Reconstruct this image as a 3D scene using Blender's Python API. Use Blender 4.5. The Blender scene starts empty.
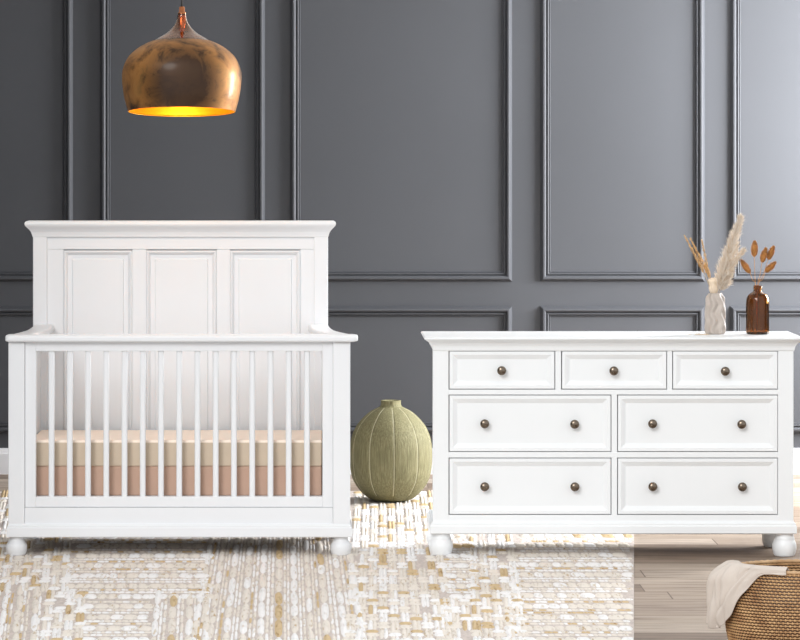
import bpy, bmesh, math, random
from mathutils import Vector, Matrix
random.seed(7)
PI = math.pi
scene = bpy.context.scene
COL = scene.collection

# ------------------------------------------------------------------ metrics
D = 14.0            # camera distance to the furniture front plane (y = 0)
EYE = 1.668         # eye height
VX, HY = 315, 140   # vanishing point of the room's depth direction
WALL_Y = 3.48
def S(d=0.0): return .004*(D+d)/D
def X(px, d=0.0): return (px-VX)*S(d)
def Z(py, d=0.0): return EYE+(HY-py)*S(d)

# ------------------------------------------------------------------ object helpers
def link(name, bm, m, parent=None, smooth=False, recalc=True):
    if recalc:
        bmesh.ops.recalc_face_normals(bm, faces=bm.faces[:])
    me = bpy.data.meshes.new(name)
    bm.to_mesh(me); bm.free()
    for mm in (m if isinstance(m, (list, tuple)) else [m]):
        me.materials.append(mm)
    if smooth:
        for p in me.polygons: p.use_smooth = True
    o = bpy.data.objects.new(name, me)
    COL.objects.link(o)
    if parent:
        o.parent = parent
        o.location = -Vector(ORIGIN.get(parent.name, (0, 0, 0))) if parent.name in ORIGIN else (0, 0, 0)
    return o
ORIGIN = {}
def thing(name, label, cat, loc, group=None):
    o = bpy.data.objects.new(name, None); COL.objects.link(o)
    o.empty_display_size = .05
    o.location = loc
    ORIGIN[o.name] = tuple(loc)       # parts are written in world metres and hung under the base point
    o['label'] = label; o['category'] = cat
    if group: o['group'] = group
    return o
def tag(o, label, cat, group=None):
    o['label'] = label; o['category'] = cat
    if group: o['group'] = group
    return o
def structure(name, bm, m, smooth=False):
    o = link(name, bm, m, None, smooth); o['kind'] = 'structure'
    return o

# ------------------------------------------------------------------ mesh helpers
def box(bm, x0, x1, y0, y1, z0, z1, bev=.002, seg=2):
    r = bmesh.ops.create_cube(bm, size=1.0)
    vs = r['verts']
    for v in vs:
        v.co = Vector(((x0+x1)/2+v.co.x*(x1-x0), (y0+y1)/2+v.co.y*(y1-y0), (z0+z1)/2+v.co.z*(z1-z0)))
    if bev > 0:
        es = list({e for v in vs for e in v.link_edges})
        bmesh.ops.bevel(bm, geom=es, offset=bev, segments=seg, affect='EDGES', profile=.5)
def nested(bm, x0, x1, z0, z1, y, rings, fill=True):
    """rectangular relief: rings of (inset, depth) from the outside in"""
    loops = []
    for ins, dy in rings:
        loops.append([bm.verts.new((x0+ins, y+dy, z0+ins)), bm.verts.new((x1-ins, y+dy, z0+ins)),
                      bm.verts.new((x1-ins, y+dy, z1-ins)), bm.verts.new((x0+ins, y+dy, z1-ins))])
    for a, b in zip(loops, loops[1:]):
        for i in range(4):
            bm.faces.new((a[i], a[(i+1) % 4], b[(i+1) % 4], b[i]))
    if fill: bm.faces.new(loops[-1])
def ringloft(bm, x0, x1, y0, y1, prof):
    """stack of rectangles: (z, overhang); the back edge y1 gets no overhang"""
    loops = []
    for z, o in prof:
        loops.append([bm.verts.new((x0-o, y0-o, z)), bm.verts.new((x1+o, y0-o, z)),
                      bm.verts.new((x1+o, y1, z)), bm.verts.new((x0-o, y1, z))])
    for a, b in zip(loops, loops[1:]):
        for i in range(4):
            bm.faces.new((a[i], a[(i+1) % 4], b[(i+1) % 4], b[i]))
    bm.faces.new(loops[0]); bm.faces.new(loops[-1])
def sections(bm, loops, caps=True, closed=True):
    L = [[bm.verts.new(p) for p in lp] for lp in loops]
    n = len(L[0])
    for a, b in zip(L, L[1:]):
        for i in range(n if closed else n-1):
            bm.faces.new((a[i], a[(i+1) % n], b[(i+1) % n], b[i]))
    if caps:
        bm.faces.new(L[0]); bm.faces.new(list(reversed(L[-1])))
    return L
def lathe(bm, prof, c=(0, 0, 0), n=48, axis='Z', f=None):
    """prof: (radius, height); f(angle, radius, height) may reshape the radius"""
    rows = []
    for r, h in prof:
        row = []
        if r < 1e-6:
            p = (0, 0, h) if axis == 'Z' else (0, h, 0)
            row = [bm.verts.new(Vector(p)+Vector(c))]
        else:
            for k in range(n):
                a = 2*PI*k/n
                rr = f(a, r, h) if f else r
                p = (rr*math.cos(a), rr*math.sin(a), h) if axis == 'Z' else (rr*math.cos(a), h, rr*math.sin(a))
                row.append(bm.verts.new(Vector(p)+Vector(c)))
        rows.append(row)
    for a, b in zip(rows, rows[1:]):
        if len(a) == 1 and len(b) == 1: continue
        if len(a) == 1:
            for k in range(n): bm.faces.new((a[0], b[k], b[(k+1) % n]))
        elif len(b) == 1:
            for k in range(n): bm.faces.new((a[k], a[(k+1) % n], b[0]))
        else:
            for k in range(n): bm.faces.new((a[k], a[(k+1) % n], b[(k+1) % n], b[k]))
    return rows
def smoothprof(pts, k=6):
    """Catmull-Rom through (r, h) points"""
    out = []
    n = len(pts)
    for i in range(n-1):
        p0, p1, p2, p3 = pts[max(i-1, 0)], pts[i], pts[i+1], pts[min(i+2, n-1)]
        for j in range(k):
            t = j/k
            out.append(tuple(.5*((2*p1[c])+(-p0[c]+p2[c])*t+(2*p0[c]-5*p1[c]+4*p2[c]-p3[c])*t*t+(-p0[c]+3*p1[c]-3*p2[c]+p3[c])*t**3) for c in range(len(p1))))
    out.append(tuple(pts[-1]))
    return out
def tube(bm, pts, rad, n=8):
    pts = [Vector(p) for p in pts]
    loops = []
    for i, p in enumerate(pts):
        t = (pts[min(i+1, len(pts)-1)]-pts[max(i-1, 0)]).normalized()
        u = t.cross(Vector((0, 1, 0)))
        if u.length < .1: u = t.cross(Vector((1, 0, 0)))
        u.normalize(); w = t.cross(u)
        r = rad[i] if isinstance(rad, (list, tuple)) else rad
        loops.append([p+u*r*math.cos(2*PI*k/n)+w*r*math.sin(2*PI*k/n) for k in range(n)])
    sections(bm, loops)
def hair(bm, p, d, L, w, sag=0.0, mi=0):
    """one fine bristle: a three-sided tapering spike with one bend"""
    d = d.normalized()
    u = d.orthogonal().normalized(); v = d.cross(u)
    q = p+d*L*.55+Vector((0, 0, -sag*.3*L)); e = p+d*L+Vector((0, 0, -sag*L))
    A = [bm.verts.new(p+(u*math.cos(a)+v*math.sin(a))*w) for a in (0, 2.1, 4.2)]
    B = [bm.verts.new(q+(u*math.cos(a)+v*math.sin(a))*w*.75) for a in (0, 2.1, 4.2)]
    t = bm.verts.new(e)
    for i in range(3):
        j = (i+1) % 3
        f1 = bm.faces.new((A[i], A[j], B[j], B[i])); f2 = bm.faces.new((B[i], B[j], t))
        f1.material_index = f2.material_index = mi

# ------------------------------------------------------------------ materials
def srgb(r, g, b):
    def f(c):
        c /= 255
        return c/12.92 if c <= .04045 else ((c+.055)/1.055)**2.4
    return (f(r), f(g), f(b), 1)
def newmat(name):
    m = bpy.data.materials.new(name); m.use_nodes = True
    nt = m.node_tree
    return m, nt, nt.nodes['Principled BSDF']
def N(nt, typ, **kw):
    n = nt.nodes.new(typ)
    for k, v in kw.items():
        if hasattr(n, k) and not k[0].isupper(): setattr(n, k, v)
        else: n.inputs[k.replace('_', ' ')].default_value = v
    return n
def ramp(nt, src, stops):
    r = nt.nodes.new('ShaderNodeValToRGB')
    el = r.color_ramp.elements
    while len(el) < len(stops): el.new(.5)
    for e, (p, c) in zip(el, stops): e.position = p; e.color = c
    nt.links.new(src, r.inputs[0])
    return r
def coords(nt, scale=(1, 1, 1)):
    tc = nt.nodes.new('ShaderNodeTexCoord'); mp = nt.nodes.new('ShaderNodeMapping')
    mp.inputs['Scale'].default_value = scale
    nt.links.new(tc.outputs['Object'], mp.inputs[0])
    return mp.outputs[0]
def paint(name, c, rough=.4, var=.03, scale=6, bump=.0, stretch=(1, 1, 1), spec=.5, metal=0, bscale=60, bstretch=None):
    m, nt, b = newmat(name)
    v = coords(nt, stretch)
    nz = N(nt, 'ShaderNodeTexNoise', Scale=scale, Detail=5.0); nt.links.new(v, nz.inputs['Vector'])
    lo = tuple(x*(1-var) for x in c[:3])+(1,); hi = tuple(min(1, x*(1+var)) for x in c[:3])+(1,)
    r = ramp(nt, nz.outputs['Fac'], [(.3, lo), (.7, hi)])
    nt.links.new(r.outputs[0], b.inputs['Base Color'])
    b.inputs['Roughness'].default_value = rough; b.inputs['Metallic'].default_value = metal
    b.inputs['Specular IOR Level'].default_value = spec
    if bump:
        n2 = N(nt, 'ShaderNodeTexNoise', Scale=bscale, Detail=4.0)
        nt.links.new(coords(nt, bstretch or stretch), n2.inputs['Vector'])
        bp = N(nt, 'ShaderNodeBump', Strength=bump, Distance=.004)
        nt.links.new(n2.outputs['Fac'], bp.inputs['Height']); nt.links.new(bp.outputs[0], b.inputs['Normal'])
    return m

WHITE = paint('crib_white_paint', (.80, .815, .84, 1), .38, .01, 3)
WHITE2 = paint('dresser_white_paint', (.84, .86, .875, 1), .38, .01, 3)
WALLM = paint('charcoal_wall_paint', (.057, .0595, .0675, 1), .6, .05, 1.2, bump=.05, bscale=180)
BASEM = paint('baseboard_white', (.80, .80, .82, 1), .45, .02)
CEILM = paint('ceiling_white', (.82, .82, .81, 1), .8, .01)

def floor_mat():
    m, nt, b = newmat('greige_oak_planks')
    v0 = coords(nt)
    sx = nt.nodes.new('ShaderNodeSeparateXYZ'); nt.links.new(v0, sx.inputs[0])
    dv = N(nt, 'ShaderNodeMath', operation='DIVIDE'); nt.links.new(sx.outputs['Y'], dv.inputs[0]); dv.inputs[1].default_value = .215
    fl = N(nt, 'ShaderNodeMath', operation='FLOOR'); nt.links.new(dv.outputs[0], fl.inputs[0])
    wn = nt.nodes.new('ShaderNodeTexWhiteNoise'); wn.noise_dimensions = '1D'; nt.links.new(fl.outputs[0], wn.inputs['W'])
    ma = N(nt, 'ShaderNodeMath', operation='MULTIPLY_ADD'); nt.links.new(wn.outputs['Value'], ma.inputs[0]); ma.inputs[1].default_value = 2.7; nt.links.new(sx.outputs['X'], ma.inputs[2])
    cb = nt.nodes.new('ShaderNodeCombineXYZ'); nt.links.new(ma.outputs[0], cb.inputs['X']); nt.links.new(sx.outputs['Y'], cb.inputs['Y'])
    v = cb.outputs[0]
    br = nt.nodes.new('ShaderNodeTexBrick')
    br.offset = 0; br.offset_frequency = 2; br.squash = 1
    br.inputs['Scale'].default_value = 1
    br.inputs['Mortar Size'].default_value = .0028
    br.inputs['Mortar Smooth'].default_value = .1
    br.inputs['Brick Width'].default_value = 1.35
    br.inputs['Row Height'].default_value = .215
    br.inputs['Color1'].default_value = (0, 0, 0, 1); br.inputs['Color2'].default_value = (1, 1, 1, 1)
    br.inputs['Mortar'].default_value = (.5, .5, .5, 1)
    nt.links.new(v, br.inputs['Vector'])
    tone = ramp(nt, br.outputs['Color'], [(0, srgb(132, 114, 99)), (.3, srgb(168, 150, 134)), (.7, srgb(184, 168, 152)), (1, srgb(196, 182, 168))])
    # grain runs along the planks
    mp = nt.nodes.new('ShaderNodeMapping'); mp.inputs['Scale'].default_value = (1.3, 16, 1)
    add = nt.nodes.new('ShaderNodeVectorMath'); add.operation = 'ADD'
    sc = nt.nodes.new('ShaderNodeVectorMath'); sc.operation = 'SCALE'; sc.inputs['Scale'].default_value = 7.0
    nt.links.new(br.outputs['Color'], sc.inputs[0]); nt.links.new(v, add.inputs[0]); nt.links.new(sc.outputs[0], add.inputs[1])
    nt.links.new(add.outputs[0], mp.inputs[0])
    g = N(nt, 'ShaderNodeTexNoise', Scale=1.6, Detail=8.0, Roughness=.65, Distortion=.6); nt.links.new(mp.outputs[0], g.inputs['Vector'])
    gr = ramp(nt, g.outputs['Fac'], [(.34, (.50, .46, .43, 1)), (.46, (.82, .80, .79, 1)), (.62, (1.05, 1.05, 1.05, 1)), (.75, (.92, .9, .88, 1))])
    mx = N(nt, 'ShaderNodeMix', data_type='RGBA', blend_type='MULTIPLY'); mx.inputs['Factor'].default_value = 1
    nt.links.new(tone.outputs[0], mx.inputs['A']); nt.links.new(gr.outputs[0], mx.inputs['B'])
    seam = N(nt, 'ShaderNodeMix', data_type='RGBA', blend_type='MIX')
    nt.links.new(br.outputs['Fac'], seam.inputs['Factor']); nt.links.new(mx.outputs['Result'], seam.inputs['A'])
    seam.inputs['B'].default_value = srgb(110, 94, 80)
    nt.links.new(seam.outputs['Result'], b.inputs['Base Color'])
    b.inputs['Roughness'].default_value = .55; b.inputs['Specular IOR Level'].default_value = .25
    return m
FLOORM = floor_mat()

# ------------------------------------------------------------------ the room
bm = bmesh.new(); box(bm, -2.7, 3.95, -6.0, WALL_Y+.1, -.1, 0, 0); structure('floor', bm, FLOORM)
bm = bmesh.new(); box(bm, -2.7, 3.95, WALL_Y, WALL_Y+.12, 0, 2.95, 0); structure('wall_back', bm, WALLM)
bm = bmesh.new(); box(bm, -2.7, 3.95, -.9, WALL_Y+.12, 2.95, 3.05, 0); structure('ceiling', bm, CEILM)
bm = bmesh.new(); box(bm, -2.8, -2.7, -2.6, WALL_Y+.12, 0, 3.05, 0); structure('wall_left', bm, WALLM)
WX = 3.7
WY0, WY1, WZ0, WZ1 = 1.45, 3.15, 1.0, 2.50
bm = bmesh.new()
box(bm, WX, WX+.12, -.5, WY0, 0, 2.95, 0); box(bm, WX, WX+.12, WY1, WALL_Y, 0, 2.95, 0)
box(bm, WX, WX+.12, WY0, WY1, 0, WZ0, 0); box(bm, WX, WX+.12, WY0, WY1, WZ1, 2.95, 0)
structure('wall_right', bm, WALLM)
bm = bmesh.new()
for a, b_ in ((WY0, WY0+.05), (WY1-.05, WY1)): box(bm, WX+.03, WX+.09, a, b_, WZ0, WZ1, .003)
for a, b_ in ((WZ0, WZ0+.05), (WZ1-.05, WZ1)): box(bm, WX+.03, WX+.09, WY0, WY1, a, b_, .003)
structure('window_1', bm, BASEM)

# baseboard of the back wall
bm = bmesh.new()
zt = Z(448, WALL_Y)
prof = [(0, 0), (-.022, 0), (-.022, zt-.028), (-.017, zt-.02), (-.015, zt-.010), (-.009, zt-.003), (0, zt)]
sections(bm, [[(x, WALL_Y+y, z) for y, z in prof] for x in (-2.7, WX)])
structure('baseboard_back', bm, BASEM)

# picture-frame mouldings: each frame is one trim
TR = 1
def frame(px0, px1, py0, py1):
    """outer pixel edges on the wall"""
    global TR
    d = WALL_Y
    bm = bmesh.new()
    s = S(d)
    rings = [(0, .004), (0, -.003), (.003, -.008), (.012, -.027), (.015, -.029), (.022, -.029), (.028, -.023), (.0305, -.009),
             (.0335, -.009), (.035, -.016), (.039, -.018), (.0425, -.016), (.044, -.005), (.0465, -.005), (.048, -.009), (.051, -.008), (.053, .004)]
    nested(bm, X(px0, d), X(px1, d), Z(py1, d), Z(py0, d), d, rings, fill=False)
    structure('trim_%d' % TR, bm, WALLM); TR += 1
ztop = 20 - 0
top_py = HY+(EYE-2.80)/S(WALL_Y)
for a, b_ in ((-149, 73), (100, 265), (290, 512), (540, 704.5), (730, 952)):
    frame(a, b_, top_py, 281.5)
    frame(a, b_, 306, 433)

# ------------------------------------------------------------------ rug
RUG_FAR, RUG_NEAR = 2.59, -2.75
def rug_right(y): return X(634, y)           # the trimmed edge runs a little askew to the room
RUG_LEFT = -2.2
bm = bmesh.new()
L0 = [(RUG_LEFT, RUG_NEAR), (rug_right(RUG_NEAR), RUG_NEAR), (rug_right(RUG_FAR), RUG_FAR), (RUG_LEFT, RUG_FAR)]
sections(bm, [[(x, y, 0.0005) for x, y in L0], [(x, y, .004) for x, y in L0]])
for f in bm.faces: f.material_index = 0
def puff(bm, cx, cy, lx, ly, h, mi, twist=0.0, nx=6, ny=4, dirx=True):
    """one float of yarn: a flattened dome, ends tucked under"""
    rows = []
    for i in range(nx+1):
        u = -1+2*i/nx
        prof = (1-abs(u)**3.2)**.6
        row = []
        for j in range(ny+1):
            v = -1+2*j/ny
            hh = h*prof*math.sqrt(max(0, 1-v*v))
            w = .35+.65*prof
            if dirx: x, y = cx+u*lx, cy+v*ly*w+twist*u*ly*.6
            else:    x, y = cx+v*lx*w+twist*u*lx*.5+lean*u*ly, cy+u*ly
            x = max(RUG_LEFT+.008, min(x, rug_right(y)-.002)); y = max(y, RUG_NEAR+.005)
            row.append(bm.verts.new((x, y, .0035+hh)))
        rows.append(row)
    for i in range(nx):
        for j in range(ny):
            f = bm.faces.new((rows[i][j], rows[i+1][j], rows[i+1][j+1], rows[i][j+1]))
            f.material_index = mi; f.smooth = True
lean = 0           # each hand-woven block leans a little its own way
R = random.Random(11)
def tone(ptan=.13, pwhite=.45):
    r = R.random()
    return 3 if r < ptan else (1 if r < ptan+pwhite else 2)
def yspan(y): return .0225*((D+y)/D)**1.0
# blocks: (x0, x1, y0, y1, kind); x in metres, y in metres of depth
def bx(px, py):   # a spot on the floor seen around row py
    d = 417*D/(py-HY)-D
    return X(px, d), d
blocks = []
def block(px0, px1, py0, py1, kind, **kw):
    y1 = 417*D/(py0-HY)-D; y0 = 417*D/(py1-HY)-D
    ym = (y0+y1)/2
    blocks.append((X(px0, ym), X(px1, ym), y0, y1, kind, ((px0+px1)/2-VX)/3500*.8, ym))
block(-160, -20, 492, 655, 'V')
block(-20, 72, 492, 592, 'B')
block(-20, 40, 592, 655, 'V'); block(40, 76, 592, 655, 'B')
block(72, 205, 492, 600, 'H')
block(76, 150, 600, 655, 'H'); block(150, 205, 600, 655, 'V')
block(205, 350, 492, 655, 'V')
block(350, 440, 492, 655, 'B')
block(440, 470, 492, 600, 'H'); block(440, 470, 600, 655, 'B')
block(470, 512, 492, 655, 'B')
block(512, 800, 492, 655, 'H')
def scheme(p):
    """the colours one row or column of yarn is spun from"""
    r = R.random()
    if r < p: return (3, 3, 2, 1, 2)
    if r < p+.30: return (1, 1, 1, 2)
    if r < p+.75: return (2, 2, 1)
    return (1, 2)
for x0, x1, y0, y1, kind, lean, ymid in blocks:
    y = y0
    if kind == 'H':
        row = 0
        while y < y1-.05:
            thin = row % 3 != 0
            st = (.055 if thin else .140)*(1+.10*y)
            x = x0+R.uniform(0, .03)
            sc = scheme(.34 if thin else .10)
            while x < x1-.01:
                l = R.uniform(.012, .030) if thin else R.uniform(.030, .060)
                xx = x+lean*(y-ymid)
                if xx+l*.5 < rug_right(y)-.01:
                    puff(bm, xx+l/2, y+st/2, l*.54, st*.50, .0035 if thin else .0075, R.choice(sc), twist=R.uniform(-.5, .1))
                x += l
            y += st*1.06+(.018 if thin else .03); row += 1
    elif kind == 'V':
        x = x0; c = 0
        while x < x1-.01:
            thin = c % 3 != 0
            w = R.uniform(.008, .012) if thin else R.uniform(.021, .028)
            sc = scheme(.32 if thin else .09)
            yy = y0+R.uniform(0, .1)
            while yy < y1-.1:
                l = R.uniform(.12, .24) if thin else R.uniform(.28, .46)
                xx = x+lean*(yy-ymid)
                if xx+w < rug_right(yy)-.01:
                    puff(bm, xx+w/2, yy+l/2, w*.5, l*.52, .0035 if thin else .0075, R.choice(sc), twist=R.uniform(-.35, .35), dirx=False)
                yy += l
            x += w*1.04+.003; c += 1
    else:
        # over-under basket weave
        j = 0
        while y < y1-.05:
            st = .235*(1+.08*y)
            x = x0; i = 0
            while x < x1-.01:
                w = .038
                xx = x+lean*(y-ymid)
                if xx+w < rug_right(y)-.01 and R.random() > .05:
                    if (i+j) % 2 == 0:
                        m_ = R.choice((1, 1, 2, 2, 2, 3))
                        puff(bm, xx+w/2, y+st*.30, w*.62, st*.20, .0065, m_, twist=R.uniform(-.2, .2))
                        puff(bm, xx+w/2, y+st*.72, w*.60, st*.17, .0055, R.choice((m_, 1, 2, 3)), twist=R.uniform(-.2, .2))
                    else:
                        m_ = R.choice((1, 1, 1, 2, 2, 2, 2, 3))
                        puff(bm, xx+w*.32, y+st*.5, w*.24, st*.70, .0065, m_, dirx=False)
                        puff(bm, xx+w*.70, y+st*.5, w*.20, st*.68, .0055, R.choice((1, 2, 2, m_)), dirx=False)
                x += w; i += 1
            y += st; j += 1
def yarn(name, c, fleck):
    """hand-spun yarn: an even shade with darker flecks of undyed fibre"""
    m, nt, b = newmat(name)
    v = coords(nt, (1, .16, 1))
    nz = N(nt, 'ShaderNodeTexNoise', Scale=75.0, Detail=4.0, Roughness=.6); nt.links.new(v, nz.inputs['Vector'])
    r = ramp(nt, nz.outputs['Fac'], [(.30, tuple(min(1, x*1.04) for x in c[:3])+(1,)), (.52, c), (.60, tuple(x*.90 for x in c[:3])+(1,)), (.68, fleck)])
    nt.links.new(r.outputs[0], b.inputs['Base Color'])
    b.inputs['Roughness'].default_value = .95; b.inputs['Specular IOR Level'].default_value = .1
    bp = N(nt, 'ShaderNodeBump', Strength=.5, Distance=.004)
    nt.links.new(nz.outputs['Fac'], bp.inputs['Height']); nt.links.new(bp.outputs[0], b.inputs['Normal'])
    return m
GROUND = paint('rug_greige_ground', srgb(206, 195, 188), .95, .12, 90, bump=.5, bscale=240, spec=.1, stretch=(1, .25, 1))
rug = link('area_rug', bm, [GROUND, yarn('white_yarn', srgb(241, 239, 238), srgb(214, 200, 180)), yarn('cream_yarn', srgb(231, 223, 213), srgb(196, 172, 138)), yarn('tan_yarn', srgb(208, 184, 146), srgb(168, 136, 92))], None)
tag(rug, 'large cream and tan chunky woven area rug lying on the plank floor', 'rug')

# ------------------------------------------------------------------ bun feet
def bunfoot(parent, cx, cy, z0, z1, r, m, nk=.78):
    h = z1-z0
    bm = bmesh.new()
    p = [(0, 0), (.76*r, 0), (.86*r, .05*h), (.97*r, .24*h), (1.0*r, .40*h), (.96*r, .56*h), ((.5+.45*nk)*r, .70*h), ((.13+.9*nk)*r, .79*h), (nk*r, .87*h), (nk*r, 1.0*h), (0, 1.0*h)]
    q = [p[0]]+smoothprof(p[1:-1], 4)+[p[-1]]
    lathe(bm, q, (cx, cy, z0), 32)
    return link('foot', bm, m, parent, True)

RZ = .004     # top of the rug's ground weave
# ------------------------------------------------------------------ crib
cr = thing('crib', 'white wooden baby crib with tall panelled headboard and bun feet on the rug', 'crib', (X(179), .32, RZ))
HB = .60      # face of the headboard
CD = .655     # overall depth
# base moulding
bm = bmesh.new()
zb0, zb1 = Z(537.3), Z(523.5)
ringloft(bm, X(9), X(350), 0, CD, [(zb0, .004), (zb0+.003, .009), (zb1-.018, .009), (zb1-.014, .006), (zb1-.010, .006), (zb1-.004, .001), (zb1, 0)])
link('base_molding', bm, WHITE, cr)
for cx in (X(15.8), X(341)):
    for cy in (.038, CD-.05):
        bunfoot(cr, cx if cy < .3 else cx, cy, RZ, zb0, .0425, WHITE, .66)
# front posts
ztop = Z(341)
for a, b_ in ((8.3, 24.5), (333, 350.3)):
    bm = bmesh.new(); box(bm, X(a), X(b_), 0, .062, zb1-.001, ztop+.004, .003); link('post', bm, WHITE, cr)
# front frame: stiles, rails
for a, b_ in ((24.6, 35.5), (322.5, 332.9)):
    bm = bmesh.new(); box(bm, X(a), X(b_), .012, .052, Z(507.5), ztop, .0012); link('stile', bm, WHITE, cr)
bm = bmesh.new(); box(bm, X(35.5), X(322.5), .013, .05, Z(351.3), ztop+.003, .0015); link('rail', bm, WHITE, cr)
bm = bmesh.new(); box(bm, X(35.5), X(322.5), .0135, .05, Z(507.4), Z(497), .0015); link('rail', bm, WHITE, cr)
bm = bmesh.new(); box(bm, X(24.6), X(332.9), .008, .05, zb1-.001, Z(507.8), .0015); link('apron', bm, WHITE, cr)
# slats
slat0 = None
for i in range(15):
    cx = X(51+18.28*i)
    if slat0 is None:
        bm = bmesh.new()
        w, dd = .0118, .011
        loop = [(math.copysign(abs(math.cos(a))**.7, math.cos(a))*w, math.copysign(abs(math.sin(a))**.7, math.sin(a))*dd) for a in [2*PI*k/20 for k in range(20)]]
        sections(bm, [[(x, y, z) for x, y in loop] for z in (0, .0005, .001, Z(351)-Z(497)+.005, Z(351)-Z(497)+.0055, Z(351)-Z(497)+.006)])
        slat0 = link('slat', bm, WHITE, cr, True)
        sp = slat0
    else:
        sp = slat0.copy(); COL.objects.link(sp); sp.parent = cr
    sp.location = Vector((cx, .031, Z(497)-.003))-Vector(cr.location)
# front cap rail and the two swept arms
zc0, zc1 = Z(341.6), Z(334.8)
def capsec(x0, x1, y, zl, zh):
    r = .009
    pts = []
    for (cx, cz, a0) in ((x1-r, zl+r*.5, -PI/2), (x1-r, zh-r, 0), (x0+r, zh-r, PI/2), (x0+r, zl+r*.5, PI)):
        for k in range(4):
            a = a0+PI/2*k/3
            rr = r if cz > (zl+zh)/2 else r*.5
            pts.append((cx+r*math.cos(a), y, cz+rr*math.sin(a)))
    return pts
bm = bmesh.new()
loops = []
r = .010
def capsec_x(x, ins):
    y0, y1 = -.020+ins, .060
    return [(x, y0+.004, zc0+ins*.6), (x, y0, zc0+.005+ins*.3), (x, y0, zc1-.011-ins*.2), (x, y0+.003, zc1-.005-ins*.3), (x, y0+.010, zc1-.001-ins*.6), (x, y0+.016, zc1-ins*.6), (x, y1, zc1-ins*.6), (x, y1, zc0+ins*.6)]
for px, ins in ((5.6, .008), (6.1, .004), (7.4, .0015), (9.5, 0), (352.5, 0), (355, .0015), (357, .004), (357.8, .008)):
    loops.append(capsec_x(X(px), ins))
sections(bm, loops)
link('top_rail', bm, WHITE, cr, False)
arm_out_r = [(-.010, 355), (.03, 354), (.08, 350.5), (.15, 345.5), (.25, 340), (.36, 335.2), (.48, 331.5), (.56, 329.6), (.62, 328.9)]
arm_out_l = [(-.010, 7.5), (.03, 8.3), (.08, 10.2), (.15, 12.9), (.25, 15.9), (.36, 18.6), (.48, 20.4), (.56, 21.2), (.62, 21.6)]
for side, tab in ((1, arm_out_r), (-1, arm_out_l)):
    tab = smoothprof(tab, 3)
    bm = bmesh.new(); lp = []; sl = []
    for d, px in tab:
        xo = X(px); rise = .012*max(0, (d-.35)/.27)**1.5
        xi = xo-side*.085
        lp.append(capsec(min(xo, xi), max(xo, xi), d, zc0+rise, zc1-.0006+rise))
        if d >= .05:
            a, b_ = xo-side*.012, xo-side*.030
            x0, x1 = min(a, b_), max(a, b_)
            sl.append([(x0, d, zb1-.001), (x1, d, zb1-.001), (x1, d, zc0+rise+.002), (x0, d, zc0+rise+.002)])
    sections(bm, lp); link('armrest', bm, WHITE, cr, False)
    bm = bmesh.new(); sections(bm, sl); link('side_panel', bm, WHITE, cr)
# headboard: part, with its own sub-parts
h = HB
hx0, hx1 = X(33, h), X(328, h)
bm = bmesh.new()
ztp = Z(236, h)
# slab, frieze, stiles between the panels
box(bm, hx0+.01, hx1-.01, h+.018, CD-.002, zb1-.001, ztp, .0005)
box(bm, X(46, h), X(315, h), h+.004, h+.03, Z(249.3, h), ztp, .001)
pan = [(63.5, 132.2), (146.2, 216.6), (230, 300.4)]
zpb = Z(486, h); zpt = Z(250.5, h)
edges = [46]+[v for p in pan for v in p]+[315]
for a, b_ in ((46, 63.5), (132.2, 146.2), (216.6, 230), (300.4, 315)):
    box(bm, X(a, h), X(b_, h), h+.006, h+.03, zb1, Z(249.4, h), .0008)
box(bm, X(46, h), X(315, h), h+.006, h+.03, zb1, zpb, .0008)
hb = link('headboard', bm, WHITE, cr)
ORIGIN_PART = Vector(cr.location)
def sub(name, bm, m, part, thing_, smooth=False):
    o = link(name, bm, m, None, smooth); o.parent = part; o.location = (0, 0, 0)
    return o
for a, b_ in pan:
    bm = bmesh.new(); s = S(h)
    nested(bm, X(a, h), X(b_, h), zpb, zpt, h+.006, [(0, .004), (0.2*s, -.003), (1.2*s, -.006), (2.2*s, -.004), (3.6*s, .003), (4.2*s, .009), (8.3*s, .011), (9.4*s, .004)])
    sub('panel', bm, WHITE, hb, cr)
for a, b_ in ((33, 47), (314, 328)):
    bm = bmesh.new(); box(bm, X(a, h), X(b_, h), h-.004, CD+.002, zb1-.001, ztp+.002, .003); sub('post', bm, WHITE, hb, cr)
bm = bmesh.new()
s = S(h)
prof = [(237, 0.2), (236, .6), (234.5, .9), (232, 1.8), (229.5, 3.6), (227.5, 5.6), (226, 7.0), (225, 7.6), (223.6, 7.9), (222.3, 7.6), (221.3, 6.6), (220.8, 5.0)]
ringloft(bm, hx0, hx1, h-.004, CD+.004, [(Z(py, h), o*s) for py, o in prof])
sub('cornice', bm, WHITE, hb, cr)
# boards that carry the mattress
bm = bmesh.new(); box(bm, X(35), X(323), .055, HB-.004, Z(499.5), Z(497.2), .001); link('support_board', bm, WHITE, cr)

# bedding inside the crib
def soft_block(bm, x0, x1, y0, y1, z0, z1, r, seg=5):
    box(bm, x0, x1, y0, y1, z0, z1, r, seg)
PINK = paint('dusty_pink_cloth', srgb(196, 165, 147), .9, .03, 12, bump=.25, bscale=260, spec=.2)
BEIGE = paint('beige_cloth', srgb(206, 190, 170), .9, .03, 12, bump=.25, bscale=260, spec=.2)
PEACH = paint('peach_top', srgb(255, 238, 223), .9, .02, 12, bump=.2, bscale=260, spec=.2)
mz = Z(466.3, .07)
bm = bmesh.new(); soft_block(bm, X(29.5), X(322), .066, .556, Z(497.2), mz, .006)
tag(link('foundation_mattress', bm, PINK), 'dusty pink lower mattress base between the crib slats', 'mattress base')
mt = thing('crib_mattress', 'beige crib mattress with peach top lying on the pink base', 'mattress', (X(179), .31, mz))
mtop = Z(441, .07)
bm = bmesh.new(); soft_block(bm, X(29.5), X(322.2), .065, .558, mz, mtop-.002, .007); link('mattress_body', bm, BEIGE, mt)
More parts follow.
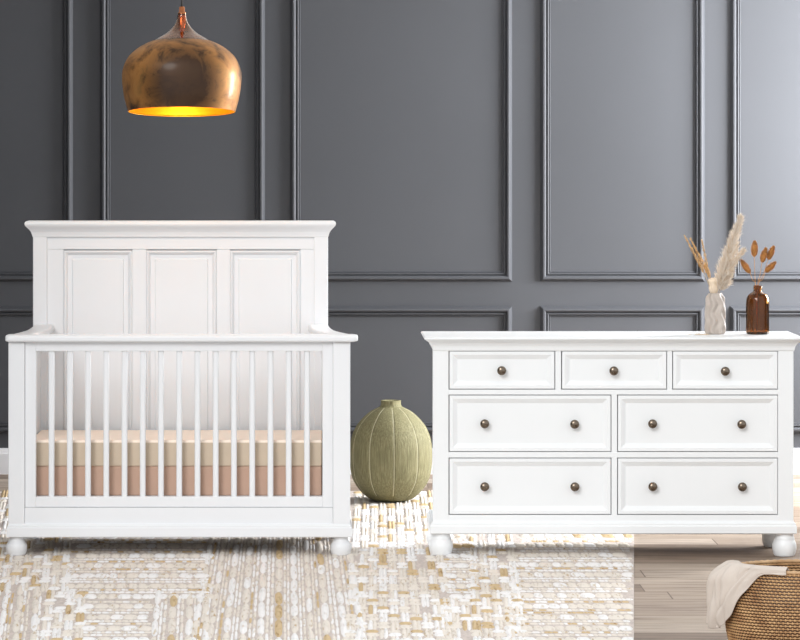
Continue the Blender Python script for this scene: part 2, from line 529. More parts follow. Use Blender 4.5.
bm = bmesh.new(); soft_block(bm, X(29.5), X(322.2), .0655, .557, mtop-.012, mtop+.004, .007); o = link('mattress_top', bm, PEACH, mt); o['label'] = 'pale peach mattress top'  # thin top slab, coloured paler than the mattress body

# ------------------------------------------------------------------ dresser
dr = thing('dresser', 'white seven drawer dresser with dark bronze knobs beside the green vase', 'dresser', (X(613), .22, 0))
DD = .42
x0, x1 = X(433), X(793.5)
zd0, zd1, zt0 = Z(534), Z(520.8), Z(347)
bm = bmesh.new()
ringloft(bm, x0, x1, 0, DD, [(zd0, .006), (zd0+.004, .012), (zd1-.022, .012), (zd1-.016, .009), (zd1-.011, .009), (zd1-.005, .003), (zd1, .001)])
link('base_molding', bm, WHITE2, dr)
for cx, fl in ((X(441.3), RZ), (X(785.6), 0)):
    for cy in (.04, DD-.055): bunfoot(dr, cx, cy, fl, zd0, .0485, WHITE2)
# case
bm = bmesh.new()
box(bm, x0+.012, x0+.03, .02, DD, zd1, zt0, .001); box(bm, x1-.03, x1-.012, .02, DD, zd1, zt0, .001)
box(bm, x0+.012, x1-.012, DD-.012, DD, zd1, zt0, .0005)
box(bm, x0+.03, x1-.03, .022, DD-.012, zd1, zd1+.015, .0005)
link('case', bm, WHITE2, dr)
bm = bmesh.new()
FF = .022
rows = [(351, 389.3), (395, 451.8), (458, 514.6)]
def fb(a, b_, c, e, y0=0): box(bm, X(a), X(b_), y0, FF, Z(e), Z(c), .0012)
fb(433, 448.6, 347, 521); fb(778, 793.5, 347, 521)
fb(448.4, 778.2, 347, 350.9, .001); fb(448.4, 778.2, 389.6, 394.7, .001); fb(448.4, 778.2, 452, 457.7, .001); fb(448.4, 778.2, 514.9, 521, .001)
fb(555.3, 561.2, 350.7, 389.9, .0015); fb(667.2, 672.3, 350.7, 389.9, .0015)
fb(611.5, 617.2, 394.4, 452.3, .0015); fb(611.5, 617.2, 457.4, 515.2, .0015)
link('face_frame', bm, WHITE2, dr)
# top with cove
bm = bmesh.new()
prof = [(351.4, .3), (350.2, 1.0), (348.5, 1.2), (346.5, 1.8), (344, 3.4), (343, 4.4), (341.6, 6.4), (340.6, 7.8), (340.2, 8.0), (339.8, 9.2), (338.8, 9.8), (337.9, 9.5), (337.4, 8.6)]
ringloft(bm, x0+.003, x1, 0, DD+.003, [(Z(py, -.03), o*.004) for py, o in prof])
TOPZ = Z(337.4, -.03)
link('top', bm, WHITE2, dr)
BRONZE = paint('aged_bronze', (.20, .16, .125, 1), .27, .25, 30, metal=1)
def knob_mesh(bm):
    p = [(0, .004), (.0105, .004), (.0115, .000), (.0075, -.004), (.0058, -.010), (.0075, -.0135), (.0150, -.0165), (.0182, -.0225), (.0172, -.0285), (.0125, -.0330), (.006, -.0352), (0, -.0358)]
    lathe(bm, p[:1]+smoothprof(p[1:-1], 3)+p[-1:], (0, 0, 0), 28, axis='Y')
knob0 = None
def drawer(px0, px1, py0, py1, knobs):
    global knob0
    g = .0040
    xa, xb, za, zb = X(px0)-.002+g, X(px1)+.002-g, Z(py1)-.002+g, Z(py0)+.002-g
    bm = bmesh.new()
    s = .004
    nested(bm, xa, xb, za, zb, 0, [(.01, .30), (.01, .022), (0, .022), (0, .0012), (.0012, 0), (3.4*s, 0), (3.9*s, .0015), (7.6*s, .0095), (8.1*s, .0100)])
    # close the back of the drawer box
    dw = link('drawer', bm, WHITE2, dr)
    for kx, ky in knobs:
        if knob0 is None:
            b2 = bmesh.new(); knob_mesh(b2); k = link('knob', b2, BRONZE, None, True); knob0 = k
        else:
            k = knob0.copy(); COL.objects.link(k)
        k.parent = dw; k.location = Vector((X(kx, -.02), .0105, Z(ky, -.02)))
    return dw
drawer(449, 555, *rows[0], [(501.75, 370.8)])
drawer(561.6, 666.9, *rows[0], [(614, 371)])
drawer(672.6, 778, *rows[0], [(725.5, 371.4)])
drawer(449, 611.2, *rows[1], [(484.8, 424), (574.8, 424.4)])
drawer(617.5, 778, *rows[1], [(652.8, 424), (742, 424.5)])
drawer(449, 611.2, *rows[2], [(484.8, 486.9), (575, 487)])
drawer(617.5, 778, *rows[2], [(653, 486.9), (742.6, 487.1)])

# ------------------------------------------------------------------ green floor vase
def vase_mat():
    m, nt, b = newmat('olive_green_ceramic')
    v = coords(nt, (1, 1, .06))
    nz = N(nt, 'ShaderNodeTexNoise', Scale=170.0, Detail=6.0, Roughness=.65); nt.links.new(v, nz.inputs['Vector'])
    r = ramp(nt, nz.outputs['Fac'], [(.30, srgb(108, 103, 74)), (.5, srgb(129, 124, 91)), (.70, srgb(153, 148, 114))])
    nt.links.new(r.outputs[0], b.inputs['Base Color'])
    b.inputs['Roughness'].default_value = .65; b.inputs['Specular IOR Level'].default_value = .3
    bp = N(nt, 'ShaderNodeBump', Strength=.6, Distance=.004)
    nt.links.new(nz.outputs['Fac'], bp.inputs['Height']); nt.links.new(bp.outputs[0], b.inputs['Normal'])
    return m
OLIVE = vase_mat()
vd = 2.12
s = S(vd); cx = X(390.9, vd)
vz0 = .009
gv = thing('floor_vase', 'squat olive green pleated vase on the rug between crib and dresser', 'vase', (cx, vd, vz0))
sil = [(501, 33), (499.5, 42), (496, 52), (492, 60.5), (486, 69.5), (480, 76), (473, 80.0), (463, 82.2), (452, 82.6), (444, 81.2), (436, 77.6), (427, 69.5), (420, 58.5), (413, 43.5), (409, 29), (407.3, 22.5), (405.5, 20.4), (402.5, 20.0), (401.2, 20.4)]
def vz(py): return Z(py, vd)
zoff = vz0-vz(501)
prof = [(w/2*s, vz(py)+zoff) for py, w in sil]
prof = smoothprof(prof, 4)
NS = 10
SEAM0 = -PI/2+.06
def pleat(a, r, z):
    k = (a-SEAM0)/(2*PI/NS)
    f = abs(k-round(k))           # 0 at the seam
    e = math.exp(-(f*2*PI/NS*r/.0035)**2) if r > .02 else 0
    return r*(1+.006*math.cos((.5-f)*2*PI)*-1*0)-.004*e*min(1, max(0, (vz(405)-z)/.05))
full = [(0, vz0)]+prof+[(prof[-1][0]*.82, prof[-1][1]+.001), (prof[-1][0]*.72, prof[-1][1]-.006), (prof[-1][0]*.74, prof[-1][1]-.05), (prof[-1][0]*2.0, prof[-1][1]-.12), (.12, vz0+.2), (.08, vz0+.03), (0, vz0+.02)]
bm = bmesh.new()
lathe(bm, full, (cx, vd, 0), 320, f=pleat)
link('vase_body', bm, OLIVE, gv, True)
SEAMM = paint('pale_seam', srgb(205, 200, 172), .8, .1, 80)
for k in range(NS):
    a = SEAM0+2*PI*k/NS
    pts = []; rad = []
    for r_, z_ in prof:
        if r_ < .058 or z_ < vz(495)+zoff: continue
        rr = r_-.0030
        pts.append((cx+rr*math.cos(a), vd+rr*math.sin(a), z_)); rad.append(.0016)
    bm = bmesh.new(); tube(bm, pts, rad, 6); link('seam', bm, SEAMM, gv, True)

# ------------------------------------------------------------------ pendant lamp
pd = .12
s = S(pd); pcx = X(181.6, pd); prz = Z(112, pd)
pl = thing('pendant_lamp', 'aged copper dome pendant lamp glowing gold inside above the crib', 'lamp', (pcx, pd, prz))
def copper_mat():
    m, nt, b = newmat('copper_leaf')
    v = coords(nt)
    n1 = N(nt, 'ShaderNodeTexNoise', Scale=9.0, Detail=9.0, Roughness=.66, Distortion=.5); nt.links.new(v, n1.inputs['Vector'])
    n2 = N(nt, 'ShaderNodeTexNoise', Scale=3.2, Detail=3.0); nt.links.new(v, n2.inputs['Vector'])
    r = ramp(nt, n1.outputs['Fac'], [(.36, srgb(74, 52, 32)), (.46, srgb(140, 98, 54)), (.56, srgb(174, 122, 66)), (.75, srgb(184, 140, 80))])
    # the dark patch on the side towards the room
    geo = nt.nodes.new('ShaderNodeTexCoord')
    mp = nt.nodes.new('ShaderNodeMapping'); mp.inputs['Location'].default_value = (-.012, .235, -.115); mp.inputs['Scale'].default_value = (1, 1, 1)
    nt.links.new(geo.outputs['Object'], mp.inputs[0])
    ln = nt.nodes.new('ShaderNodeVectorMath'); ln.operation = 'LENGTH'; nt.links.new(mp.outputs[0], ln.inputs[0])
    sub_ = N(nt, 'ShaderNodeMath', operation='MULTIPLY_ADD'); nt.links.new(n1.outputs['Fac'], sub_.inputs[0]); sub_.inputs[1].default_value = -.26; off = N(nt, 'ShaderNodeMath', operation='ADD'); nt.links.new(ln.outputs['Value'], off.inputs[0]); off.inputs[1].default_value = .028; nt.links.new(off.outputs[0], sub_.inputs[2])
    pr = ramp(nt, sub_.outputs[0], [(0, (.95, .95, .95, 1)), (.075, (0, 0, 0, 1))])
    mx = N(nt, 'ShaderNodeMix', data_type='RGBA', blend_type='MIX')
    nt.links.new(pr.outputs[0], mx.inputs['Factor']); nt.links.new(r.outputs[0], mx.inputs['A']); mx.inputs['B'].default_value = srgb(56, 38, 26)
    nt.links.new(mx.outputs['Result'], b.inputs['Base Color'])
    b.inputs['Metallic'].default_value = .62; b.inputs['Roughness'].default_value = .58
    b.inputs['Coat Weight'].default_value = .2; b.inputs['Coat Roughness'].default_value = .2
    return m
COPPER = copper_mat()
GOLD = paint('gold_leaf_inside', srgb(250, 190, 60), .38, .08, 20, metal=.85)
COPFIT = paint('copper_fitting', srgb(196, 128, 88), .25, .1, 30, metal=1)
def glass(name, c, rough=0.02, trans=1.0):
    m, nt, b = newmat(name)
    b.inputs['Base Color'].default_value = c; b.inputs['Roughness'].default_value = rough
    b.inputs['Transmission Weight'].default_value = trans; b.inputs['IOR'].default_value = 1.45
    return m
SMOKE = glass('copper_tinted_glass', (.84, .60, .45, 1), .03)
silp = [(111.8, 107.5), (108, 109.5), (99, 114.3), (88, 118), (77, 119.6), (68, 117.2), (58, 108.2), (51, 95), (45, 77.5), (41.2, 60)]
pp = [(w/2*s, (112-py)*s) for py, w in silp]
out = smoothprof(pp, 5)
inn = [(max(r-.004, .01), z-(.0 if i < 3 else .003)) for i, (r, z) in enumerate(out)]
bm = bmesh.new(); lathe(bm, out+[(pp[-1][0]-.004, pp[-1][1]-.001)], (0, 0, 0), 96)
rot = Matrix.Rotation(math.radians(-4.9), 4, 'X')   # hangs a touch askew
def pend(name, bm, m, smooth=True, parent=pl, keep=False):
    bm.transform(rot)
    o = link(name, bm, m, None, smooth); o.parent = parent; return o
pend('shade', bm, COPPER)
bm = bmesh.new(); lathe(bm, [(out[0][0], out[0][1])]+inn+[(inn[-1][0]*.3, inn[-1][1]+.002), (0, inn[-1][1]+.002)], (0, 0, 0), 96); o = pend('shade_lining', bm, GOLD); o['label'] = 'shiny gold inner lining'
silg = [(41.3, 60.5), (37, 46), (33.5, 34), (30, 25), (26, 17.5), (22, 12.5), (17, 9.6), (13.5, 8.6)]
pg = smoothprof([(w/2*s, (112-py)*s) for py, w in silg], 4)
bm = bmesh.new(); lathe(bm, pg+[(r-.0028, z) for r, z in reversed(pg)]+[pg[0]], (0, 0, 0), 64); o = pend('glass_neck', bm, SMOKE); o['label'] = 'clear copper tinted glass neck'
def py2(py): return (112-py)*s
bm = bmesh.new(); lathe(bm, [(0, py2(42)), (.006, py2(42)), (.006, py2(31)), (.013, py2(30)), (.015, py2(27)), (.0145, py2(15)), (.010, py2(13.5)), (0, py2(13.5))], (0, 0, 0), 32); pend('lamp_holder', bm, COPFIT)
bm = bmesh.new(); lathe(bm, [(0, py2(14)), (.0172, py2(14)), (.0175, py2(12.2)), (.0125, py2(11.6)), (.012, py2(6.8)), (.009, py2(6)), (0, py2(6))], (0, 0, 0), 32); pend('cap', bm, COPFIT)
# bulb hanging inside the dome
m, nt, b = newmat('warm_bulb_glow')
b.inputs['Emission Color'].default_value = (1, .74, .26, 1); b.inputs['Emission Strength'].default_value = 40; b.inputs['Base Color'].default_value = (1, .9, .7, 1)
bm = bmesh.new(); lathe(bm, smoothprof([(.0001, .022), (.022, .028), (.035, .055), (.033, .08), (.02, .11), (.016, .14)], 4), (0, 0, 0), 32); pend('bulb', bm, m)
bm = bmesh.new(); lathe(bm, [(0, .135), (.018, .135), (.018, .20), (.012, .21), (.005, .22), (.005, py2(43)), (0, py2(43))], (0, 0, 0), 24); pend('socket', bm, COPFIT)
CORD = paint('dark_cord', (.03, .028, .026, 1), .7, .1, 40)
topv = rot @ Vector((0, 0, py2(6.5)))
bm = bmesh.new(); tube(bm, [topv, topv+Vector((0, 0, .02)), (topv.x, topv.y, 2.93-prz)], .0042, 10); o = link('cord', bm, CORD, None, True); o.parent = pl
bm = bmesh.new(); lathe(bm, [(0, 2.92-prz), (.05, 2.92-prz), (.055, 2.94-prz), (.055, 2.95-prz), (0, 2.95-prz)], (topv.x, topv.y, 0), 32); o = link('ceiling_rose', bm, COPFIT, None, True); o.parent = pl

# ------------------------------------------------------------------ on the dresser
bd = .21
s = S(bd)
# wavy cream vase
CERAM = paint('cream_ceramic', srgb(184, 173, 164), .5, .04, 20, bump=.1, bscale=150)
wx = X(715.2, bd); wz = TOPZ
wv = thing('bud_vase', 'small wavy cream ceramic vase holding pampas grass on the dresser', 'vase', (wx, bd, wz))
H = 41*s
def wavy(a, r, z):
    t = (z-wz)/H
    amp = .16*min(1, max(0, 1.12-t)*4)
    return r*(1+amp*math.sin(6*a+1.15*math.sin(t*2*PI*2.4)+.9))
pv = [(7.0, 0), (8.6, .03), (9.2, .15), (9.3, .35), (9.0, .55), (8.9, .75), (8.1, .9), (6.4, .98), (6.1, 1.0)]
pr = smoothprof([(r*s, wz+t*H) for r, t in pv], 6)
bm = bmesh.new()
lathe(bm, [(0, wz)]+pr+[(5.2*s, wz+H), (4.8*s, wz+H*.95), (5*s, wz+H*.6), (5*s, wz+H*.1), (0, wz+H*.08)], (wx, bd, 0), 90, f=wavy)
link('vase_body', bm, CERAM, wv, True)

def P(px, py, d=bd): return Vector((X(px, d), d, Z(py, d)))
def curve(pts, k=8): return [Vector(p) for p in smoothprof([tuple(p) for p in pts], k)]
PAMP = paint('pampas_cream', srgb(240, 230, 218), .95, .08, 40, spec=.1)
PAMP2 = paint('pampas_tan', srgb(214, 192, 164), .95, .08, 40, spec=.1)  # darker tan tone mixed at random among the cream hairs
STEMM = paint('dry_stem', srgb(168, 150, 128), .8, .1, 40)
GOLDG = paint('golden_grass', srgb(226, 188, 132), .9, .15, 60, spec=.1)
GOLDG2 = paint('golden_grass_dark', srgb(186, 140, 88), .9, .15, 60, spec=.1)
def plume(bm, path, width, n, L, w, rnd, spread=.6, sag=.1, p2=.25, tufts=0):
    m_ = len(path)
    T = [(rnd.random(), rnd.uniform(0, 2*PI), rnd.uniform(.25, 1.0)) for _ in range(tufts)]
    for i in range(n):
        if T:
            t, a, q_ = T[i % tufts]
            t = min(.999, max(0, t+rnd.gauss(0, .02))); a += rnd.gauss(0, .4); q_ = q_+rnd.gauss(0, .05)
        else:
            t, a, q_ = rnd.random(), rnd.uniform(0, 2*PI), math.sqrt(rnd.random())
        f = t*(m_-1); k = min(int(f), m_-2); p = path[k].lerp(path[k+1], f-k)
        tg = (path[k+1]-path[k]).normalized()
        wd = width(t)
        side = Vector((math.cos(a), math.sin(a), 0)); side = (side-tg*side.dot(tg)).normalized()
        d = tg+side*spread*rnd.uniform(.3, 1.2)*(.4+q_)
        hair(bm, p+side*wd*q_*.75-tg*L*.3, d, L*rnd.uniform(.5, 1.1)*(1-.35*t), w, sag*rnd.uniform(-.3, 1), 1 if rnd.random() < p2 else 0)
# big pampas
pg_ = thing('pampas_plume', 'tall fluffy cream pampas plume leaning right out of the wavy vase', 'dried flower', P(716, 293, bd))
main = curve([P(721, 287, bd), P(724, 275, bd-.01), P(729.5, 255, bd-.015), P(735, 235, bd-.01), P(741.5, 215, bd)], 8)
side_ = curve([P(724, 284, bd-.02), P(729, 272, bd-.03), P(735, 261, bd-.035), P(744.5, 248.5, bd-.03)], 8)
rnd = random.Random(3)
bm = bmesh.new()
plume(bm, main, lambda t: s*(3.4*(1-.75*t)+8.9*math.sin(PI*min(1, t*.98+.03))**.75*(1-.62*t)), 4600, .036, .0008, rnd, .85, .25, .22, 420)
plume(bm, side_, lambda t: s*(3.4+2.4*math.sin(PI*t)-2.0*t), 1400, .030, .0008, rnd, .7, .2, .3, 120)
link('plume', bm, [PAMP, PAMP2], pg_)
bm = bmesh.new(); tube(bm, [P(714.5, 330, bd), P(716.5, 300, bd), main[0], main[12], main[-1]], [.002, .002, .0018, .0012, .0006], 7); link('stem', bm, STEMM, pg_, True)
# golden spikes
gs = [([(712.5, 330), (712, 296), (703.5, 272), (695, 255), (684, 234.8)], 'thin golden grass spike leaning furthest out from the wavy vase', -.005),
      ([(713.5, 330), (713, 296), (706.5, 272), (699.5, 256), (690, 238)], 'golden grass spike just behind the outermost one in the wavy vase', .012),
      ([(714.5, 330), (713.5, 296), (709.5, 277), (706, 262), (701.7, 239.5)], 'upright golden grass spike nearest the pampas plume', .0)]
for pts, lab, dy in gs:
    path = curve([P(px, py, bd+dy*(1 if i > 1 else 0)) for i, (px, py) in enumerate(pts)], 8)
    t_ = thing('grass_spike', lab, 'dried grass', path[8], 'golden grass spikes in the wavy vase')
    bm = bmesh.new(); tube(bm, path, [.0017]*len(path), 6); link('stem', bm, STEMM, t_, True)
    bm = bmesh.new(); head = path[16:]
    plume(bm, head, lambda t: s*(.5+1.7*math.sin(PI*min(1, t+.12))**.8*(1-.5*t)), 330, .012, .0009, rnd, .45, .05, .4)
    link('seed_head', bm, [GOLDG, GOLDG2], t_)
# pale ribbed seed pod in the mouth of the vase
POD = paint('pale_pod', srgb(228, 208, 184), .8, .08, 60)
pc = P(713.9, 293.5, bd+.004)
po = thing('seed_pod', 'pale ribbed seed pod standing in the mouth of the wavy vase', 'dried flower', pc)
bm = bmesh.new()
pp_ = [(0, -.05), (.006, -.05), (.008, -.012), (.0125, .0), (.0175, .010), (.0200, .022), (.0200, .040), (.0235, .047), (.0245, .053), (.020, .060), (.010, .064), (0, .0645)]
lathe(bm, [(r_, pc.z+z_) for r_, z_ in pp_], (pc.x, pc.y, 0), 72, f=lambda a, r_, z_: r_*(1+.05*math.cos(12*a)))
link('pod_body', bm, POD, po, True)
# thin beige wisps scattered left of the vase
FL = paint('wisp_beige', srgb(226, 208, 186), .95, .1, 60)
bm = bmesh.new()
for i in range(60):
    px = rnd.gauss(699, 5)
    hair(bm, Vector((X(px, bd-.05), bd-.05+rnd.uniform(-.03, .03), TOPZ+.001)), Vector((rnd.uniform(-1, 1), rnd.uniform(-.5, .5), rnd.uniform(0, .12))), .018, .0008, 0)
o = link('beige_wisps', bm, FL); o['kind'] = 'stuff'; tag(o, 'thin beige wisps on the dresser beside the wavy vase', 'plant fluff')

# amber bottle
AMBER = glass('amber_glass', (.50, .25, .07, 1), .03, 1.0)
ax = X(757.6, bd); az = TOPZ
ab = thing('glass_bottle', 'ribbed amber glass bottle holding bunny tail grass on the dresser', 'bottle', (ax, bd, az))
pa = [(10.4, 0), (11.3, .02), (11.35, .06), (11.35, .6), (11.3, .69), (10.8, .745), (9.4, .80), (7.0, .84), (4.9, .868), (4.2, .885), (3.9, .90), (3.9, .925), (4.5, .93), (4.5, .95), (3.9, .955), (4.3, .965), (4.3, .99), (3.9, 1.0)]
HB_ = 48.8*s
def flute(a, r_, z_):
    t = (z_-az)/HB_
    return r_*(1+(.022*math.cos(18*a) if .03 < t < .64 else 0))
pr = [(r_*s, az+t*HB_) for r_, t in pa]
bm = bmesh.new()
inner = [(max(r_-.0035, .002), max(z_, az+.006)) for r_, z_ in reversed(pr)]
lathe(bm, [(0, az)]+pr+inner+[(0, az+.006)], (ax, bd, 0), 180, f=flute)
link('bottle_glass', bm, AMBER, ab, True)
# bunny tails
BUN = paint('bunny_tail_brown', srgb(204, 148, 90), .95, .15, 60, spec=.1)
BUN2 = paint('bunny_tail_dark', srgb(142, 92, 46), .95, .15, 60, spec=.1)
tails = [((754.3, 257), (754.6, 240.5), 'brown bunny tail standing tallest and upright in the amber bottle', .0, 755.5, 3.5),
         ((750.2, 273), (740.6, 259.5), 'brown bunny tail leaning towards the pampas plume', -.01, 756, 2.9),
         ((761.8, 262.5), (766.3, 247.5), 'brown bunny tail beside the tallest one in the amber bottle', -.008, 757.5, 3.2),
         ((768, 259.5), (774, 246), 'brown bunny tail partly hidden behind another in the amber bottle', .015, 758, 2.9),
         ((765.5, 272), (775.8, 262), 'brown bunny tail leaning lowest away from the pampas plume', .0, 758, 2.9)]
for (b0x, b0y), (t0x, t0y), lab, dy, fx, wpx in tails:
    a = P(b0x, b0y, bd+dy); e = P(t0x, t0y, bd+dy)
    t_ = thing('bunny_tail', lab, 'dried grass', a, 'bunny tails in the amber bottle')
    path = curve([P(757.4, 330, bd), P(fx, 287, bd), P((fx+b0x)/2+(b0x-fx)*.08, (287+b0y)/2, bd+dy*.5), a], 6)
    bm = bmesh.new(); tube(bm, path, .00085, 6); link('stem', bm, BUN, t_, True)
    bm = bmesh.new()
    L = (e-a).length; dirn = (e-a).normalized(); q = dirn.to_track_quat('Z', 'Y').to_matrix().to_4x4(); q.translation = a
    rows_ = smoothprof([(.0005, 0), (wpx*.62*s, .10*L), (wpx*.88*s, .30*L), (wpx*.85*s, .5*L), (wpx*.58*s, .75*L), (wpx*.2*s, .93*L), (.0003, L*.98)], 3)
    rows_ = [(r_*.8, z_) for r_, z_ in rows_]
    b2 = bmesh.new(); lathe(b2, rows_, (0, 0, 0), 18); b2.transform(q)
    me_ = bpy.data.meshes.new('tmp'); b2.to_mesh(me_); b2.free(); bm.from_mesh(me_); bpy.data.meshes.remove(me_)
    for i in range(620):
        t = rnd.random()*.95; ang = rnd.uniform(0, 2*PI)
        rr = wpx*s*math.sin(PI*min(1, t*.9+.12))**.9*.75
        u = q.to_3x3() @ Vector((math.cos(ang), math.sin(ang), 0))
        hair(bm, a+dirn*L*t+u*rr, dirn*1.0+u*(.35+.6*rnd.random())+Vector((rnd.gauss(0, .2), rnd.gauss(0, .2), rnd.gauss(0, .2))), .0105*(1.1-.4*t), .0005, 0, 1 if rnd.random() < .35 else 0)
    link('seed_head', bm, [BUN, BUN2], t_)

# ------------------------------------------------------------------ basket
kd = -2.72
s = S(kd); kx = X(811, kd)
kb = thing('wicker_basket', 'brown woven rattan basket standing on the wood floor', 'basket', (kx, kd, 0))
rimz = Z(566.5, kd)
OV = .66        # the basket is oval: shallower than it is wide
def brad(z):
    """outer radius of the basket at height z"""
    t = z/rimz
    pts = [(0, 76), (.12, 80), (.35, 84), (.6, 84.5), (.85, 79.5), (1, 76)]
    for (a, ra), (b_, rb) in zip(pts, pts[1:]):
        if t <= b_:
            f = (t-a)/(b_-a); f = f*f*(3-2*f)*.5+f*.5
            return (ra+(rb-ra)*f)*s
    return pts[-1][1]*s
def rattan(name, c, c2):
    m, nt, b = newmat(name)
    v = coords(nt)
    nz = N(nt, 'ShaderNodeTexNoise', Scale=28.0, Detail=5.0); nt.links.new(v, nz.inputs['Vector'])
    r = ramp(nt, nz.outputs['Fac'], [(.3, c2), (.65, c)])
    nt.links.new(r.outputs[0], b.inputs['Base Color']); b.inputs['Roughness'].default_value = .5
    return m
RAT = rattan('rattan', srgb(216, 174, 124), srgb(166, 120, 78))
RATD = rattan('rattan_hole_shade', srgb(84, 58, 38), srgb(50, 34, 22))  # dark brown standing in for shade inside the weave's holes
RATR = rattan('rattan_rim', srgb(206, 172, 132), srgb(172, 132, 92))
bm = bmesh.new()
nc = 30; pitch = (rimz-.012)/nc
NW = 170     # verts round a course; one wave = 4 verts would be coarse, so 170/2 stakes
stakes = 112
for c in range(nc):
    z = .006+pitch*(c+.5)
    n = stakes*4
    loops = []
    for k in range(n):
        a = 2*PI*k/n
        wv_ = math.cos(a*stakes/1.0*.5*2+PI*(c % 2))
        r0 = brad(z)+.0030*wv_
        ct = []
        for j in range(5):
            b_ = 2*PI*j/5
            fat = .40+.60*max(0, wv_)**.7
            ct.append((kx+(r0+.0026*math.cos(b_))*math.cos(a), kd+(r0+.0026*math.cos(b_))*math.sin(a)*OV, z+pitch*.56*fat*math.sin(b_)))
        loops.append(ct)
    V_ = [[bm.verts.new(p) for p in lp] for lp in loops]
    for k in range(n):
        A, B = V_[k], V_[(k+1) % n]
        for j in range(5): bm.faces.new((A[j], A[(j+1) % 5], B[(j+1) % 5], B[j]))
o = link('weave', bm, RAT, kb, True, recalc=True)
bm = bmesh.new()
zs = [rimz*i/14 for i in range(15)]
lathe(bm, [(0, .003)]+[(brad(z)-.003, max(z, .003)) for z in zs]+[(brad(z)-.009, max(z, .012)) for z in reversed(zs)]+[(0, .012)], (0, 0, 0), 96)
bm.transform(Matrix.Translation((kx, kd, 0)) @ Matrix.Diagonal((1, OV, 1, 1)))
link('hole_shade_core', bm, RATD, kb, True)  # inner shell, coloured dark so the holes of the weave look shaded
# inner weave, seen at the far side above the near rim
bm = bmesh.new()
for c in range(nc-9, nc):
    z = .006+pitch*(c+.5); n = stakes*3; V_ = []
    for k in range(n):
        a = 2*PI*k/n; wv_ = math.cos(a*stakes+PI*(c % 2)); r0 = brad(z)-.0095-.0016*wv_
        V_.append([bm.verts.new((kx+(r0+.0022*math.cos(b_))*math.cos(a), kd+(r0+.0022*math.cos(b_))*math.sin(a)*OV, z+pitch*.5*(.65+.35*max(0, wv_))*math.sin(b_))) for b_ in (0, 2*PI/5, 4*PI/5, 6*PI/5, 8*PI/5)])
    for k in range(n):
        A, B = V_[k], V_[(k+1) % n]
        for j in range(5): bm.faces.new((A[j], A[(j+1) % 5], B[(j+1) % 5], B[j]))
link('inner_weave', bm, RAT, kb, True)
bm = bmesh.new()
n = 240; V_ = []
for k in range(n):
    a = 2*PI*k/n; rr = brad(rimz)-.004
    tw = .0012*math.cos(a*60)
    V_.append([bm.verts.new((kx+(rr+(.0095+tw)*math.cos(b_))*math.cos(a), kd+(rr+(.0095+tw)*math.cos(b_))*math.sin(a)*OV, rimz-.002+(.0065+tw)*math.sin(b_))) for b_ in [2*PI*j/10 for j in range(10)]])
for k in range(n):
    A, B = V_[k], V_[(k+1) % n]
    for j in range(10): bm.faces.new((A[j], A[(j+1) % 10], B[(j+1) % 10], B[j]))
link('rim', bm, RATR, kb, True)

# ------------------------------------------------------------------ linen cloth hanging over the basket rim
LINEN = paint('oatmeal_linen', srgb(212, 201, 191), .95, .03, 10, bump=.3, bscale=420, spec=.1)
def rimpt(ang, dr_=0.0, z=None):
    z = rimz if z is None else z
    r_ = brad(min(z, rimz))+dr_
    return Vector((kx+r_*math.cos(ang), kd+r_*math.sin(ang)*OV, z))
NU, NV = 56, 64
# across: u from the far side of the left rim round to the near side; along: v from inside the basket, over the rim, down outside
def cloth_pt(u, v):
    ang = math.radians(168+ (247-168)*u)
    wob = math.sin(u*PI)
    if v < .30:                      # inside, rising to the rim
        t = v/.30
        r_off = -.05*(1-t)**1.2-.012+.012*t
        z = rimz-.055*(1-t)**1.6+.010*math.sin(t*PI/2)
        p = rimpt(ang, r_off, rimz); p.z = z+.004
    else:
        t = (v-.30)/.70
        tab = [(0, .80), (.1, .93), (.25, 1.0), (.36, .97), (.44, .84), (.50, .66), (.56, .46), (.64, .26), (.72, .10), (.78, .05), (1.01, .035)]
        for (ua, da), (ub, db) in zip(tab, tab[1:]):
            if u <= ub:
                f = (u-ua)/(ub-ua); drop = (da+(db-da)*f)*.196; break
        side = max(0, 1-(u/.62)**2)
        bulge = .012+.058*math.sin(min(1, t*3.2)*PI/2)*side*(1-.22*t)
        z = rimz+.014*math.cos(min(1, t*3)*PI/2)*(1-.6*u)-drop*(t**1.15)
        p = rimpt(ang, bulge, min(z, rimz)); p.z = z
    n_ = Vector((math.cos(ang), math.sin(ang), 0))
    fold = (.010*math.sin(u*19+v*2.2+.5)*(.25+.75*v)+.006*math.sin(u*37+v*5)+.006*math.sin(v*12+u*10))*max(.1, 1-u*1.1)
    vv = (v-.30)/.70
    for a0, b0, wd_, A_ in ((.16, -.10, .030, .024), (.33, .02, .022, .020), (.62, -.34, .030, .026), (.50, -.10, .022, .014), (.24, .10, .018, .012)):
        if vv > 0:
            q = (u-(a0+b0*vv))/wd_
            fold += A_*(-math.exp(-q*q)+.75*math.exp(-(q-1.7)**2))*min(1, vv*4)*max(0, 1-u*.9)
    lim = -.030*max(.3, 1-u/.55) if vv > .05 else -.008
    p += n_*max(fold, lim)
    # the hem gathers towards its lowest corner
    return p
bm = bmesh.new()
G = [[bm.verts.new(cloth_pt(i/NU, j/NV)) for j in range(NV+1)] for i in range(NU+1)]
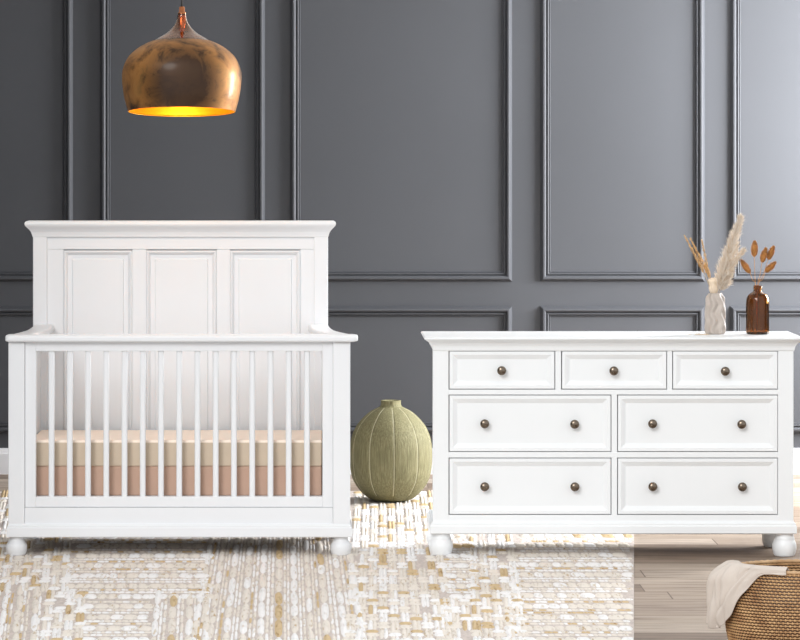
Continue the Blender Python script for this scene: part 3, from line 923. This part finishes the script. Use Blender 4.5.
for i in range(NU):
    for j in range(NV): bm.faces.new((G[i][j], G[i+1][j], G[i+1][j+1], G[i][j+1]))
cl = link('linen_throw', bm, LINEN, None, True)
md = cl.modifiers.new('thickness', 'SOLIDIFY'); md.thickness = .004; md.offset = 1
md = cl.modifiers.new('soft', 'SUBSURF'); md.levels = 1; md.render_levels = 1
tag(cl, 'pale oatmeal linen throw hanging over the rim of the rattan basket', 'throw')

# ------------------------------------------------------------------ light
w = bpy.data.worlds.new('daylight'); scene.world = w; w.use_nodes = True
bg = w.node_tree.nodes['Background']
bg.inputs['Color'].default_value = (.965, .985, 1.0, 1); bg.inputs['Strength'].default_value = .96
def area(name, loc, target, sx, sy, power, col=(1, 1, 1)):
    l = bpy.data.lights.new(name, 'AREA'); l.shape = 'RECTANGLE'; l.size = sx; l.size_y = sy; l.energy = power; l.color = col
    o = bpy.data.objects.new(name, l); COL.objects.link(o); o.location = loc
    o.rotation_euler = (Vector(target)-Vector(loc)).to_track_quat('-Z', 'Y').to_euler()
    return o
area('window_daylight', (WX+.22, (WY0+WY1)/2, (WZ0+WZ1)/2), (.3, WALL_Y+.4, 1.55), 1.7, 1.4, 430, (.96, .98, 1.0))
sun = bpy.data.lights.new('soft_sun', 'SUN'); sun.energy = 1.4; sun.angle = math.radians(24); sun.color = (1, .995, .985)
so = bpy.data.objects.new('soft_sun', sun); COL.objects.link(so)
so.rotation_euler = Vector((.42, 1.0, -.55)).to_track_quat('-Z', 'Y').to_euler()

# ------------------------------------------------------------------ camera
cam = bpy.data.cameras.new('camera'); co = bpy.data.objects.new('camera', cam); COL.objects.link(co)
co.location = (0, -D, EYE); co.rotation_euler = (PI/2, 0, 0)
cam.sensor_width = 36; cam.sensor_fit = 'HORIZONTAL'
cam.lens = 36*(D/.004)/800
cam.shift_x = (400-VX)/800; cam.shift_y = -(320-HY)/800
cam.clip_end = 100
scene.camera = co
vs = scene.view_settings
vs.view_transform = 'Standard'; vs.look = 'None'; vs.gamma = 1; vs.exposure = 0; vs.use_curve_mapping = False
